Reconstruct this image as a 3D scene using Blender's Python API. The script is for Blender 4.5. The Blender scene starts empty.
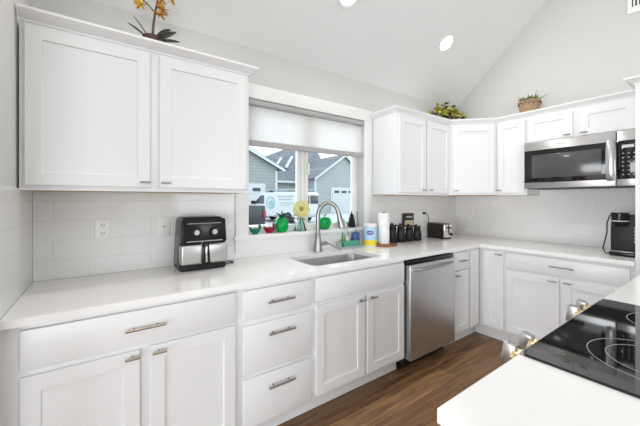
import bpy, bmesh, math, random
from mathutils import Vector, Matrix
PI = math.pi
S = bpy.context.scene
COL = S.collection
random.seed(7)

# ------------------------------------------------------------ camera
cam_d = bpy.data.cameras.new('camera')
cam_d.sensor_width = 36.0
cam_d.lens = 306.575 / 640 * 36.0
cam_d.shift_y = -(213 - 199.603) / 640
cam_d.clip_start = 0.02
cam = bpy.data.objects.new('camera', cam_d)
COL.objects.link(cam)
cam.location = (0, -2.17008, 1.34242)
cam.rotation_euler = (PI / 2, 0, -0.6153272)
S.camera = cam

# ------------------------------------------------------------ view, sky, added fill lights
S.view_settings.view_transform = 'Standard'
S.view_settings.look = 'None'
S.view_settings.gamma = 1.0
S.view_settings.exposure = 0.32
S.view_settings.use_curve_mapping = False
try:
    S.cycles.max_bounces = 12
    S.cycles.diffuse_bounces = 6
    S.cycles.glossy_bounces = 5
    S.cycles.transparent_max_bounces = 12
    S.cycles.use_denoising = True
    S.cycles.sample_clamp_indirect = 6.0
except Exception:
    pass
W = bpy.data.worlds.new('overcast_sky')
S.world = W
W.use_nodes = True
W.node_tree.nodes['Background'].inputs[0].default_value = (0.80, 0.90, 1.0, 1)
W.node_tree.nodes['Background'].inputs[1].default_value = 2.3


def area(name, loc, rot, sx, sy, power, col=(1, 1, 1)):
    l = bpy.data.lights.new(name, 'AREA')
    l.shape = 'RECTANGLE'
    l.size = sx
    l.size_y = sy
    l.energy = power
    l.color = col
    o = bpy.data.objects.new(name, l)
    o.location = loc
    o.rotation_euler = rot
    COL.objects.link(o)
    return o


# area lights added to fill the room, set at assumed unseen windows
FILL_COL = (0.975, 0.985, 1.0)
area('added_fill_patio', (-2.6, -6.86, 1.05), (PI / 2, 0, 0), 3.0, 1.9, 95, FILL_COL)
area('added_fill_front', (2.4, -6.86, 1.75), (PI / 2, 0, 0), 1.6, 1.5, 24, FILL_COL)
area('added_fill_side', (-4.36, -2.2, 0.95), (PI / 2, 0, -PI / 2), 2.6, 1.7, 112, FILL_COL)
SKY = math.atan(0.90)
for sx_ in (0.9, 2.7):
    area('added_fill_overhead', (sx_, -4.9, 2.475 + 0.90 * 2.1 - 0.04), (SKY, 0, 0), 1.15, 1.3, 9, FILL_COL)  # overhead fill, added under a ceiling that has no opening

# ------------------------------------------------------------ materials
MATS = {}


def pbr(name, col, rough=0.5, metal=0.0, noise=0.0, nscale=40.0, bump=0.0, spec=None, coat=0.0,
        emit=None, estr=0.0, trans=0.0, aniso=None, alpha=None):
    m = bpy.data.materials.new(name)
    m.use_nodes = True
    nt = m.node_tree
    b = nt.nodes['Principled BSDF']
    b.inputs['Base Color'].default_value = (*col, 1)
    b.inputs['Roughness'].default_value = rough
    b.inputs['Metallic'].default_value = metal
    if spec is not None:
        b.inputs['Specular IOR Level'].default_value = spec
    if coat:
        b.inputs['Coat Weight'].default_value = coat
        b.inputs['Coat Roughness'].default_value = 0.05
    if trans:
        b.inputs['Transmission Weight'].default_value = trans
    if emit:
        b.inputs['Emission Color'].default_value = (*emit, 1)
        b.inputs['Emission Strength'].default_value = estr
    if alpha is not None:
        b.inputs['Alpha'].default_value = alpha
    if noise or bump:
        tc = nt.nodes.new('ShaderNodeTexCoord')
        mp = nt.nodes.new('ShaderNodeMapping')
        if aniso:
            mp.inputs['Scale'].default_value = aniso
        nz = nt.nodes.new('ShaderNodeTexNoise')
        nz.inputs['Scale'].default_value = nscale
        nz.inputs['Detail'].default_value = 4
        nt.links.new(tc.outputs['Object'], mp.inputs['Vector'])
        nt.links.new(mp.outputs['Vector'], nz.inputs['Vector'])
        if noise:
            mx = nt.nodes.new('ShaderNodeMix')
            mx.data_type = 'RGBA'
            mx.inputs[6].default_value = (*[c * (1 - noise) for c in col], 1)
            mx.inputs[7].default_value = (*[min(1, c * (1 + noise)) for c in col], 1)
            nt.links.new(nz.outputs['Fac'], mx.inputs[0])
            nt.links.new(mx.outputs[2], b.inputs['Base Color'])
        if bump:
            bp = nt.nodes.new('ShaderNodeBump')
            bp.inputs['Strength'].default_value = bump
            bp.inputs['Distance'].default_value = 0.002
            nt.links.new(nz.outputs['Fac'], bp.inputs['Height'])
            nt.links.new(bp.outputs['Normal'], b.inputs['Normal'])
    MATS[name] = m
    return m


def thin_glass(name, tint, fac=0.08, rough=0.0):
    m = bpy.data.materials.new(name)
    m.use_nodes = True
    nt = m.node_tree
    nt.nodes.clear()
    out = nt.nodes.new('ShaderNodeOutputMaterial')
    t = nt.nodes.new('ShaderNodeBsdfTransparent')
    t.inputs[0].default_value = (*tint, 1)
    g = nt.nodes.new('ShaderNodeBsdfGlossy')
    g.inputs['Roughness'].default_value = rough
    mx = nt.nodes.new('ShaderNodeMixShader')
    lw = nt.nodes.new('ShaderNodeFresnel')
    lw.inputs['IOR'].default_value = 1.25
    nt.links.new(lw.outputs[0], mx.inputs[0])
    nt.links.new(t.outputs[0], mx.inputs[1])
    nt.links.new(g.outputs[0], mx.inputs[2])
    nt.links.new(mx.outputs[0], out.inputs[0])
    MATS[name] = m
    return m


def brick_mat(name, plane, bw, bh, c1, c2, mortar, msize, rough, bump=0.3, off=(0, 0), offset=0.5,
              grain=None, smooth=0.1, freq=2):
    m = bpy.data.materials.new(name)
    m.use_nodes = True
    nt = m.node_tree
    b = nt.nodes['Principled BSDF']
    tc = nt.nodes.new('ShaderNodeTexCoord')
    sp = nt.nodes.new('ShaderNodeSeparateXYZ')
    cb = nt.nodes.new('ShaderNodeCombineXYZ')
    nt.links.new(tc.outputs['Object'], sp.inputs[0])
    ad = []
    for k in (0, 1):
        a = nt.nodes.new('ShaderNodeMath')
        a.operation = 'ADD'
        a.inputs[1].default_value = off[k]
        nt.links.new(sp.outputs['XYZ'.index(plane[k])], a.inputs[0])
        nt.links.new(a.outputs[0], cb.inputs[k])
    br = nt.nodes.new('ShaderNodeTexBrick')
    br.offset = offset
    br.offset_frequency = freq
    br.inputs['Scale'].default_value = 1.0
    br.inputs['Brick Width'].default_value = bw
    br.inputs['Row Height'].default_value = bh
    br.inputs['Mortar Size'].default_value = msize
    br.inputs['Mortar Smooth'].default_value = smooth
    br.inputs['Color1'].default_value = (*c1, 1)
    br.inputs['Color2'].default_value = (*c2, 1)
    br.inputs['Mortar'].default_value = (*mortar, 1)
    nt.links.new(cb.outputs[0], br.inputs['Vector'])
    col = br.outputs['Color']
    if grain:
        mp = nt.nodes.new('ShaderNodeMapping')
        mp.inputs['Scale'].default_value = grain[0]
        nt.links.new(cb.outputs[0], mp.inputs['Vector'])
        nz = nt.nodes.new('ShaderNodeTexNoise')
        nz.inputs['Scale'].default_value = 1.0
        nz.inputs['Detail'].default_value = 6
        nz.inputs['Roughness'].default_value = 0.65
        nz.inputs['Distortion'].default_value = 0.6
        nt.links.new(mp.outputs[0], nz.inputs['Vector'])
        cr = nt.nodes.new('ShaderNodeValToRGB')
        cr.color_ramp.elements[0].position = 0.32
        cr.color_ramp.elements[1].position = 0.72
        a, z = grain[1], grain[2]
        cr.color_ramp.elements[0].color = (a, a, a, 1)
        cr.color_ramp.elements[1].color = (z, z, z, 1)
        nt.links.new(nz.outputs['Fac'], cr.inputs[0])
        mx = nt.nodes.new('ShaderNodeMix')
        mx.data_type = 'RGBA'
        mx.blend_type = 'MULTIPLY'
        mx.inputs[0].default_value = 1.0
        nt.links.new(col, mx.inputs[6])
        nt.links.new(cr.outputs[0], mx.inputs[7])
        col = mx.outputs[2]
    nt.links.new(col, b.inputs['Base Color'])
    b.inputs['Roughness'].default_value = rough
    if bump:
        bp = nt.nodes.new('ShaderNodeBump')
        bp.invert = True
        bp.inputs['Strength'].default_value = bump
        bp.inputs['Distance'].default_value = 0.003
        nt.links.new(br.outputs['Fac'], bp.inputs['Height'])
        nt.links.new(bp.outputs['Normal'], b.inputs['Normal'])
    MATS[name] = m
    return m


def siding_mat(name, col, pitch=0.24):
    m = pbr(name, col, 0.7)
    nt = m.node_tree
    b = nt.nodes['Principled BSDF']
    tc = nt.nodes.new('ShaderNodeTexCoord')
    wv = nt.nodes.new('ShaderNodeTexWave')
    wv.bands_direction = 'Z'
    wv.wave_profile = 'SAW'
    wv.inputs['Scale'].default_value = 0.314 / pitch
    wv.inputs['Distortion'].default_value = 0
    nt.links.new(tc.outputs['Object'], wv.inputs['Vector'])
    cr = nt.nodes.new('ShaderNodeValToRGB')
    cr.color_ramp.elements[0].position = 0.0
    cr.color_ramp.elements[0].color = (*[c * 0.55 for c in col], 1)
    cr.color_ramp.elements[1].position = 0.25
    cr.color_ramp.elements[1].color = (*col, 1)
    nt.links.new(wv.outputs['Fac'], cr.inputs[0])
    nt.links.new(cr.outputs[0], b.inputs['Base Color'])
    return m


pbr('wall_paint', (0.60, 0.60, 0.58), 0.85, bump=0.08, nscale=180)
pbr('ceiling_paint', (0.75, 0.755, 0.755), 0.9, bump=0.08, nscale=160)
pbr('cabinet_white', (0.82, 0.827, 0.835), 0.32, noise=0.006, nscale=6)
pbr('trim_white', (0.82, 0.82, 0.815), 0.4, noise=0.006, nscale=5)
pbr('cabinet_ply', (0.50, 0.34, 0.17), 0.6, noise=0.15, nscale=14, aniso=(1, 8, 1))
pbr('quartz', (0.89, 0.89, 0.885), 0.16, noise=0.02, nscale=9)
brick_mat('floor_wood', 'XY', 1.25, 0.165, (0.265, 0.142, 0.060), (0.140, 0.070, 0.027), (0.04, 0.02, 0.008), 0.0022,
          0.42, 0.25, (0.3, 0.05), 0.37, grain=((2.2, 26, 1), 0.42, 1.75), freq=2)
TILE = ((0.79, 0.795, 0.79), (0.77, 0.775, 0.775), (0.69, 0.69, 0.685), 0.0018, 0.10, 0.25)
brick_mat('tile_back', 'XZ', 0.3067, 0.1067, *TILE, off=(-0.09, -0.914 + 0.0057))
brick_mat('tile_side', 'YZ', 0.3067, 0.1067, *TILE, off=(0.12, -0.914 + 0.0057))
pbr('steel', (0.52, 0.52, 0.52), 0.30, 1.0, noise=0.05, nscale=6, aniso=(1, 1, 60))
pbr('dishwasher_steel', (0.60, 0.605, 0.61), 0.36, 1.0, noise=0.05, nscale=5, aniso=(60, 60, 1))
pbr('sink_steel', (0.48, 0.48, 0.48), 0.32, 1.0, noise=0.04, nscale=8)
pbr('nickel', (0.33, 0.32, 0.31), 0.28, 1.0, noise=0.03, nscale=30)
pbr('satin_nickel', (0.50, 0.44, 0.35), 0.25, 1.0, noise=0.03, nscale=30)
pbr('chrome', (0.78, 0.77, 0.74), 0.12, 1.0, noise=0.02, nscale=30)
pbr('gold_chrome', (0.74, 0.62, 0.36), 0.2, 1.0, noise=0.03, nscale=30)
pbr('black_glass', (0.006, 0.006, 0.007), 0.04, noise=0.1, nscale=3, spec=0.5)
pbr('black_plastic', (0.010, 0.010, 0.011), 0.2, noise=0.1, nscale=30, spec=0.28)
pbr('matte_black', (0.016, 0.017, 0.019), 0.45, noise=0.1, nscale=30, spec=0.3)
pbr('dark_brown_plastic', (0.026, 0.017, 0.015), 0.25, noise=0.08, nscale=20, spec=0.3)
pbr('mw_screen', (0.075, 0.077, 0.076), 0.15, noise=0.05, nscale=500)
pbr('ring_grey', (0.32, 0.32, 0.32), 0.3, noise=0.03, nscale=30)
pbr('white_plastic', (0.80, 0.80, 0.79), 0.3, noise=0.01, nscale=20)
pbr('vinyl', (0.82, 0.81, 0.79), 0.35, noise=0.01, nscale=10)
pbr('grey_rail', (0.40, 0.39, 0.39), 0.4, noise=0.02, nscale=20)
pbr('print_grey', (0.55, 0.55, 0.55), 0.5, noise=0.02, nscale=20)
pbr('print_blue', (0.06, 0.13, 0.42), 0.4, noise=0.05, nscale=20)
pbr('label_blue', (0.42, 0.66, 0.86), 0.4, noise=0.10, nscale=14)
pbr('label_yellow', (0.85, 0.68, 0.02), 0.4, noise=0.05, nscale=20)
pbr('paper', (0.85, 0.85, 0.85), 0.9, bump=0.3, nscale=220)
pbr('wood_brown', (0.28, 0.12, 0.045), 0.45, noise=0.25, nscale=8, aniso=(1, 9, 1))
pbr('cream_card', (0.66, 0.58, 0.38), 0.6, noise=0.08, nscale=20)
pbr('dark_card', (0.035, 0.022, 0.02), 0.5, noise=0.1, nscale=20)
pbr('green_sponge', (0.08, 0.34, 0.22), 0.9, noise=0.25, nscale=90, bump=0.6)
pbr('caddy_grey', (0.42, 0.46, 0.47), 0.3, 0.3, noise=0.05, nscale=30)
pbr('green_glass', (0.0, 0.36, 0.075), 0.08, noise=0.05, nscale=8, spec=0.35)
pbr('teal_glass', (0.0, 0.17, 0.085), 0.08, noise=0.1, nscale=8, spec=0.35)
pbr('red_glass', (0.30, 0.005, 0.03), 0.08, noise=0.1, nscale=8, spec=0.35)
pbr('dark_green_leaf', (0.02, 0.085, 0.03), 0.4, noise=0.25, nscale=20)
pbr('bottle_black', (0.010, 0.010, 0.009), 0.25, noise=0.2, nscale=30, spec=0.22)
pbr('soap_green', (0.30, 0.62, 0.10), 0.15, noise=0.05, nscale=20)
pbr('bottle_blue', (0.05, 0.11, 0.28), 0.2, noise=0.1, nscale=20)
thin_glass('window_glass', (0.97, 0.985, 0.985))
thin_glass('clear_glass', (0.90, 0.95, 0.94))
thin_glass('vase_glass', (0.90, 0.975, 0.955))
pbr('petal_cream', (0.78, 0.76, 0.36), 0.7, noise=0.15, nscale=40)
pbr('flower_eye', (0.30, 0.28, 0.04), 0.8, noise=0.3, nscale=120)
pbr('stem_green', (0.05, 0.13, 0.05), 0.6, noise=0.2, nscale=30)
pbr('orchid_yellow', (0.62, 0.36, 0.02), 0.6, noise=0.3, nscale=60)
pbr('orchid_gold', (0.42, 0.22, 0.03), 0.6, noise=0.35, nscale=60)
pbr('orchid_stem', (0.11, 0.06, 0.03), 0.6, noise=0.2, nscale=40)
pbr('orchid_leaf', (0.035, 0.040, 0.018), 0.45, noise=0.3, nscale=25)
pbr('pot_brown', (0.07, 0.03, 0.02), 0.5, noise=0.2, nscale=30)
pbr('leaf_lime', (0.42, 0.44, 0.02), 0.5, noise=0.35, nscale=30)
pbr('leaf_pale', (0.58, 0.54, 0.18), 0.5, noise=0.3, nscale=30)
pbr('leaf_bronze', (0.07, 0.05, 0.018), 0.5, noise=0.3, nscale=30)
pbr('succulent', (0.14, 0.17, 0.06), 0.55, noise=0.3, nscale=30)
pbr('wicker', (0.36, 0.24, 0.15), 0.8, noise=0.45, nscale=60, bump=0.8)
pbr('lamp_white', (1, 1, 1), 0.5, emit=(1.0, 0.97, 0.92), estr=14.0)
pbr('display_glow', (0.3, 0.3, 0.3), 0.3, emit=(0.75, 0.85, 0.9), estr=0.35)
pbr('vent_dark', (0.05, 0.05, 0.05), 0.7, noise=0.1, nscale=20)
siding_mat('siding_grey', (0.25, 0.275, 0.262))
siding_mat('siding_pale', (0.30, 0.325, 0.31))
pbr('ext_white', (0.46, 0.49, 0.49), 0.5, noise=0.02, nscale=4)
brick_mat('shingle', 'XZ', 0.42, 0.12, (0.20, 0.21, 0.225), (0.11, 0.118, 0.13), (0.06, 0.06, 0.07), 0.01, 0.85, 0.3,
          grain=((3, 9, 1), 0.6, 1.4))
pbr('ext_glass', (0.02, 0.025, 0.03), 0.06, noise=0.2, nscale=2)
pbr('skylight_pale', (0.42, 0.45, 0.46), 0.3, noise=0.05, nscale=5)
pbr('concrete', (0.42, 0.42, 0.41), 0.9, noise=0.12, nscale=3)
pbr('van_white', (0.52, 0.55, 0.55), 0.25, noise=0.01, nscale=3)
pbr('truck_black', (0.020, 0.022, 0.026), 0.22, noise=0.1, nscale=4)
pbr('tail_red', (0.26, 0.004, 0.03), 0.2, noise=0.1, nscale=20)
pbr('tyre', (0.02, 0.02, 0.02), 0.8, noise=0.2, nscale=40)
pbr('logo_teal', (0.22, 0.38, 0.41), 0.4, noise=0.25, nscale=6)
pbr('logo_grey', (0.30, 0.35, 0.36), 0.5, noise=0.05, nscale=10)

# blind cloth lets the daylight glow through
m = bpy.data.materials.new('blind_cloth')
m.use_nodes = True
nt = m.node_tree
nt.nodes.clear()
o_ = nt.nodes.new('ShaderNodeOutputMaterial')
d_ = nt.nodes.new('ShaderNodeBsdfDiffuse')
t_ = nt.nodes.new('ShaderNodeBsdfTranslucent')
x_ = nt.nodes.new('ShaderNodeMixShader')
c_ = nt.nodes.new('ShaderNodeTexCoord')
n_ = nt.nodes.new('ShaderNodeTexNoise')
n_.inputs['Scale'].default_value = 120
r_ = nt.nodes.new('ShaderNodeValToRGB')
r_.color_ramp.elements[0].color = (0.95, 0.93, 0.91, 1)
r_.color_ramp.elements[1].color = (0.98, 0.96, 0.94, 1)
nt.links.new(c_.outputs['Object'], n_.inputs['Vector'])
nt.links.new(n_.outputs['Fac'], r_.inputs[0])
nt.links.new(r_.outputs[0], d_.inputs[0])
nt.links.new(r_.outputs[0], t_.inputs[0])
x_.inputs[0].default_value = 0.8
nt.links.new(d_.outputs[0], x_.inputs[1])
nt.links.new(t_.outputs[0], x_.inputs[2])
nt.links.new(x_.outputs[0], o_.inputs[0])
MATS['blind_cloth'] = m


# ------------------------------------------------------------ mesh builder
class MB:
    def __init__(self):
        self.bm = bmesh.new()

    def box(self, x0, x1, y0, y1, z0, z1, bev=0.0, seg=2, mat=None):
        g = bmesh.ops.create_cube(self.bm, size=1.0)
        vs = g['verts']
        M = Matrix.Translation(((x0 + x1) / 2, (y0 + y1) / 2, (z0 + z1) / 2)) @ Matrix.Diagonal((abs(x1 - x0), abs(y1 - y0), abs(z1 - z0), 1))
        if mat is not None:
            M = mat @ M
        bmesh.ops.transform(self.bm, matrix=M, verts=vs)
        if bev > 0:
            es = list({e for v in vs for e in v.link_edges})
            bmesh.ops.bevel(self.bm, geom=es, offset=bev, segments=seg, profile=0.5, affect='EDGES')
        return self

    def taper(self, x0, x1, y0, y1, z0, z1, ix, iy, bev=0.0, seg=3, shift=(0, 0)):
        """box whose top is inset by ix, iy on each side and shifted"""
        g = bmesh.ops.create_cube(self.bm, size=1.0)
        vs = g['verts']
        for v in vs:
            top = v.co.z > 0
            sx, sy = (1 if v.co.x > 0 else -1), (1 if v.co.y > 0 else -1)
            x = x1 if sx > 0 else x0
            y = y1 if sy > 0 else y0
            if top:
                x -= sx * ix
                y -= sy * iy
                x += shift[0]
                y += shift[1]
            v.co = (x, y, z1 if top else z0)
        if bev > 0:
            es = list({e for v in vs for e in v.link_edges})
            bmesh.ops.bevel(self.bm, geom=es, offset=bev, segments=seg, profile=0.5, affect='EDGES')
        return self

    def tube(self, pts, r, seg=10, cap=True):
        pts = [Vector(p) for p in pts]
        n = len(pts)
        rr = r if isinstance(r, (list, tuple)) else [r] * n
        rings = []
        ref = None
        for i, p in enumerate(pts):
            t = (pts[min(i + 1, n - 1)] - pts[max(i - 1, 0)]).normalized()
            if ref is None:
                ref = Vector((0, 0, 1)) if abs(t.z) < 0.9 else Vector((1, 0, 0))
            u = (ref - t * ref.dot(t))
            if u.length < 1e-5:
                u = t.orthogonal()
            u.normalize()
            w = t.cross(u)
            ref = u
            rings.append([self.bm.verts.new(p + (u * math.cos(2 * PI * k / seg) + w * math.sin(2 * PI * k / seg)) * rr[i]) for k in range(seg)])
        for a, b in zip(rings, rings[1:]):
            for k in range(seg):
                self.bm.faces.new((a[k], a[(k + 1) % seg], b[(k + 1) % seg], b[k]))
        if cap:
            self.bm.faces.new(rings[0][::-1])
            self.bm.faces.new(rings[-1])
        return self

    def lathe(self, prof, c=(0, 0, 0), seg=24, M=None, sx=1.0, sy=1.0):
        """prof: (r, z) points; r == 0 closes"""
        rings = []
        for r, z in prof:
            if r <= 1e-6:
                rings.append([self.bm.verts.new((0, 0, z))])
            else:
                rings.append([self.bm.verts.new((sx * r * math.cos(2 * PI * k / seg), sy * r * math.sin(2 * PI * k / seg), z)) for k in range(seg)])
        for a, b in zip(rings, rings[1:]):
            for k in range(seg):
                k2 = (k + 1) % seg
                if len(a) == 1 and len(b) == 1:
                    continue
                if len(a) == 1:
                    self.bm.faces.new((a[0], b[k], b[k2]))
                elif len(b) == 1:
                    self.bm.faces.new((a[k2], a[k], b[0]))
                else:
                    self.bm.faces.new((a[k2], a[k], b[k], b[k2]))
        vs = [v for R in rings for v in R]
        T = Matrix.Translation(c)
        if M is not None:
            T = T @ M
        bmesh.ops.transform(self.bm, matrix=T, verts=vs)
        return self

    def plate(self, outer, holes, z0, z1, M=None):
        """flat plate with holes, extruded from z0 to z1; M maps it elsewhere"""
        vs0 = []
        es = []
        for loop in [outer] + list(holes):
            v = [self.bm.verts.new((p[0], p[1], z0)) for p in loop]
            vs0 += v
            es += [self.bm.edges.new((v[i], v[(i + 1) % len(v)])) for i in range(len(v))]
        r = bmesh.ops.triangle_fill(self.bm, use_beauty=True, use_dissolve=False, edges=es)
        fs = [g for g in r['geom'] if isinstance(g, bmesh.types.BMFace)]
        ex = bmesh.ops.extrude_face_region(self.bm, geom=fs)
        nv = [g for g in ex['geom'] if isinstance(g, bmesh.types.BMVert)]
        for v in nv:
            v.co.z = z1
        if M is not None:
            bmesh.ops.transform(self.bm, matrix=M, verts=vs0 + nv)
        return self

    def prism(self, poly, a, b, axis):
        """poly in the two other axes (in xyz order), extruded along axis from a to b"""
        def mk(p, t):
            c = list(p)
            c.insert('xyz'.index(axis), t)
            return self.bm.verts.new(c)
        A = [mk(p, a) for p in poly]
        B = [mk(p, b) for p in poly]
        n = len(poly)
        self.bm.faces.new(A[::-1])
        self.bm.faces.new(B)
        for i in range(n):
            self.bm.faces.new((A[i], A[(i + 1) % n], B[(i + 1) % n], B[i]))
        return self

    def sweep(self, path, prof):
        """profile (offset to the right of travel, z) along a flat mitred polyline"""
        P = [Vector((p[0], p[1])) for p in path]
        n = len(P)
        rings = []
        for i in range(n):
            ns = []
            if i > 0:
                d = (P[i] - P[i - 1]).normalized()
                ns.append(Vector((d.y, -d.x)))
            if i < n - 1:
                d = (P[i + 1] - P[i]).normalized()
                ns.append(Vector((d.y, -d.x)))
            if len(ns) == 2:
                mm = (ns[0] + ns[1]).normalized()
                mm = mm / max(0.3, mm.dot(ns[0]))
            else:
                mm = ns[0]
            rings.append([self.bm.verts.new((P[i].x + mm.x * o, P[i].y + mm.y * o, z)) for o, z in prof])
        k = len(prof)
        for a, b in zip(rings, rings[1:]):
            for j in range(k):
                self.bm.faces.new((a[j], a[(j + 1) % k], b[(j + 1) % k], b[j]))
        self.bm.faces.new(rings[0][::-1])
        self.bm.faces.new(rings[-1])
        return self

    def leaf(self, base, tip_dir, length, width, droop=0.3, roll=0.0, n=5):
        """a slightly cupped, pointed leaf"""
        d = Vector(tip_dir).normalized()
        side = d.cross(Vector((0, 0, 1)))
        if side.length < 1e-3:
            side = Vector((1, 0, 0))
        side.normalize()
        side = Matrix.Rotation(roll, 3, d) @ side
        up = side.cross(d)
        L, C, R = [], [], []
        for i in range(n + 1):
            t = i / n
            w = width * 0.5 * math.sin(PI * min(1, t * 0.93 + 0.07)) ** 0.8
            c = Vector(base) + d * length * t - Vector((0, 0, 1)) * droop * length * t * t
            C.append(self.bm.verts.new(c - up * 0.12 * w))
            L.append(self.bm.verts.new(c + side * w + up * 0.10 * w))
            R.append(self.bm.verts.new(c - side * w + up * 0.10 * w))
        for i in range(n):
            self.bm.faces.new((L[i], C[i], C[i + 1], L[i + 1]))
            self.bm.faces.new((C[i], R[i], R[i + 1], C[i + 1]))
        return self

    def xf(self, M):
        bmesh.ops.transform(self.bm, matrix=M, verts=self.bm.verts)
        return self

    def build(self, name, mat, parent=None, smooth=35, solid=0.0, loc=None, normals=True):
        bm = self.bm
        if normals:
            bmesh.ops.recalc_face_normals(bm, faces=bm.faces)
        me = bpy.data.meshes.new(name)
        bm.to_mesh(me)
        bm.free()
        if smooth:
            for p in me.polygons:
                p.use_smooth = True
            me.set_sharp_from_angle(angle=math.radians(smooth))
        for mm in (mat if isinstance(mat, (list, tuple)) else [mat]):
            me.materials.append(MATS[mm])
        o = bpy.data.objects.new(name, me)
        COL.objects.link(o)
        if parent:
            o.parent = parent
        if loc:
            o.location = loc
        if solid:
            s = o.modifiers.new('thickness', 'SOLIDIFY')
            s.thickness = solid
            s.offset = 0
        return o


def tag(o, label, cat, group=None):
    o['label'] = label
    o['category'] = cat
    if group:
        o['group'] = group
    return o


def thing(name, label, cat, loc=(0, 0, 0), rotz=0.0, group=None):
    o = bpy.data.objects.new(name, None)
    COL.objects.link(o)
    o.empty_display_size = 0.05
    o.location = loc
    o.rotation_euler = (0, 0, rotz)
    return tag(o, label, cat, group)


def struct(o, label=None):
    o['kind'] = 'structure'
    if label:
        o['label'] = label
    return o


def circle(cx, cy, r, n=32, a0=0.0, a1=2 * PI):
    return [(cx + r * math.cos(a0 + (a1 - a0) * i / n), cy + r * math.sin(a0 + (a1 - a0) * i / n)) for i in range(n)]


def rrect(x0, x1, y0, y1, r, n=6):
    out = []
    for cx, cy, a in ((x1 - r, y1 - r, 0), (x0 + r, y1 - r, PI / 2), (x0 + r, y0 + r, PI), (x1 - r, y0 + r, 1.5 * PI)):
        for i in range(n + 1):
            t = a + PI / 2 * i / n
            out.append((cx + r * math.cos(t), cy + r * math.sin(t)))
    return out


XZ = Matrix(((1, 0, 0, 0), (0, 0, 1, 0), (0, 1, 0, 0), (0, 0, 0, 1)))    # plate (x, z) extruded in y
YZ = Matrix(((0, 0, 1, 0), (1, 0, 0, 0), (0, 1, 0, 0), (0, 0, 0, 1)))    # plate (y, z) extruded in x

# ------------------------------------------------------------ the room
XR, XL, YF = 3.628, -4.5, -7.0
CZ, CS = 2.475, 0.90          # ceiling height at the window wall and its slope
RY = -3.5
RZ = CZ - CS * RY
struct(MB().box(XL - .15, XR + .15, YF - .15, 0.15, -0.12, 0.0).build('floor', 'floor_wood'), 'brown wood plank floor')
wx0, wx1, wz0, wz1 = 0.878, 2.05, 1.076, 2.10
hole = [(wx0, wz0), (wx1, wz0), (wx1, wz1), (wx0, wz1)]
struct(MB().plate([(XL - .15, 0), (XR + .15, 0), (XR + .15, CZ + .05), (XL - .15, CZ + .05)], [hole], 0, 0.15, XZ).build('wall_back', 'wall_paint'),
       'white wall with the kitchen window')
gable = [(0.15, 0), (0.15, CZ - 0.05), (0, CZ + .1), (RY, RZ + .1), (YF, CZ + .1), (YF - .15, CZ - .05), (YF - .15, 0)]
struct(MB().plate(gable, [], XR, XR + .15, YZ).build('wall_right', 'wall_paint'), 'white gable wall on the right')
sh = [(-3.6, .1), (-.8, .1), (-.8, 2.4), (-3.6, 2.4)]
struct(MB().plate(gable, [sh], XL - .15, XL, YZ).build('wall_side', 'wall_paint'), 'white gable wall of the living side')
struct(MB().plate([(XL - .15, 0), (XR + .15, 0), (XR + .15, CZ + .05), (XL - .15, CZ + .05)],
                  [[(-4.15, .1), (-1.05, .1), (-1.05, 2.4), (-4.15, 2.4)], [(1.55, .95), (3.25, .95), (3.25, 2.4), (1.55, 2.4)]],
                  YF - .15, YF, XZ).build('wall_front', 'wall_paint'), 'white wall behind the viewer')
struct(MB().box(-0.45, -0.31, -0.78, 0.0, 0, CZ + .6).build('wall_left', 'wall_paint'), 'short white wall at the left end of the counter')
cs = MB().prism([(0.15, CZ - .15 * CS), (0.15, CZ - .15 * CS + .15), (RY, RZ + .15), (YF - .15, CZ - .15 * CS + .15), (YF - .15, CZ - .15 * CS), (RY, RZ)], XL - .15, XR + .15, 'x')
struct(cs.build('ceiling', 'ceiling_paint', smooth=0), 'white vaulted ceiling')

# window on the kitchen wall
w1 = struct(MB().plate([(wx0, wz0), (wx1, wz0), (wx1, wz1), (wx0, wz1)],
                       [[(wx0 + .04, wz0 + .05), (1.375, wz0 + .05), (1.375, wz1 - .04), (wx0 + .04, wz1 - .04)],
                        [(1.475, wz0 + .05), (wx1 - .04, wz0 + .05), (wx1 - .04, wz1 - .04), (1.475, wz1 - .04)]],
                       0.10, 0.148, XZ).build('window_1', 'vinyl'), 'white sliding window over the sink')
for a, b in ((wx0 + .03, 1.40), (1.45, wx1 - .03)):
    MB().box(a, b, 0.122, 0.126, wz0 + .04, wz1 - .03).build('pane', 'window_glass', w1, smooth=0)
MB().box(1.395, 1.42, 0.085, 0.10, wz0, wz1).box(1.44, 1.465, 0.09, 0.10, wz0, wz1).build('meeting_rail', 'vinyl', w1)
MB().box(1.452, 1.472, 0.065, 0.095, 1.56, 1.66, 0.006).build('latch', 'white_plastic', w1)
sill = MB().box(0.765, 2.16, -0.032, 0.102, 1.045, 1.0785, 0.004)
sill.build('window_sill', 'trim_white', w1)
for nm, args in (('casing', (0.78, wx0, -0.016, 0, 1.076, 2.10)), ('casing', (wx1, 2.15, -0.016, 0, 1.076, 2.10)), ('casing', (0.78, 2.15, -0.016, 0, 2.10, 2.207))):
    MB().box(*args, 0.0015).build(nm, 'trim_white', w1)
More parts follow.
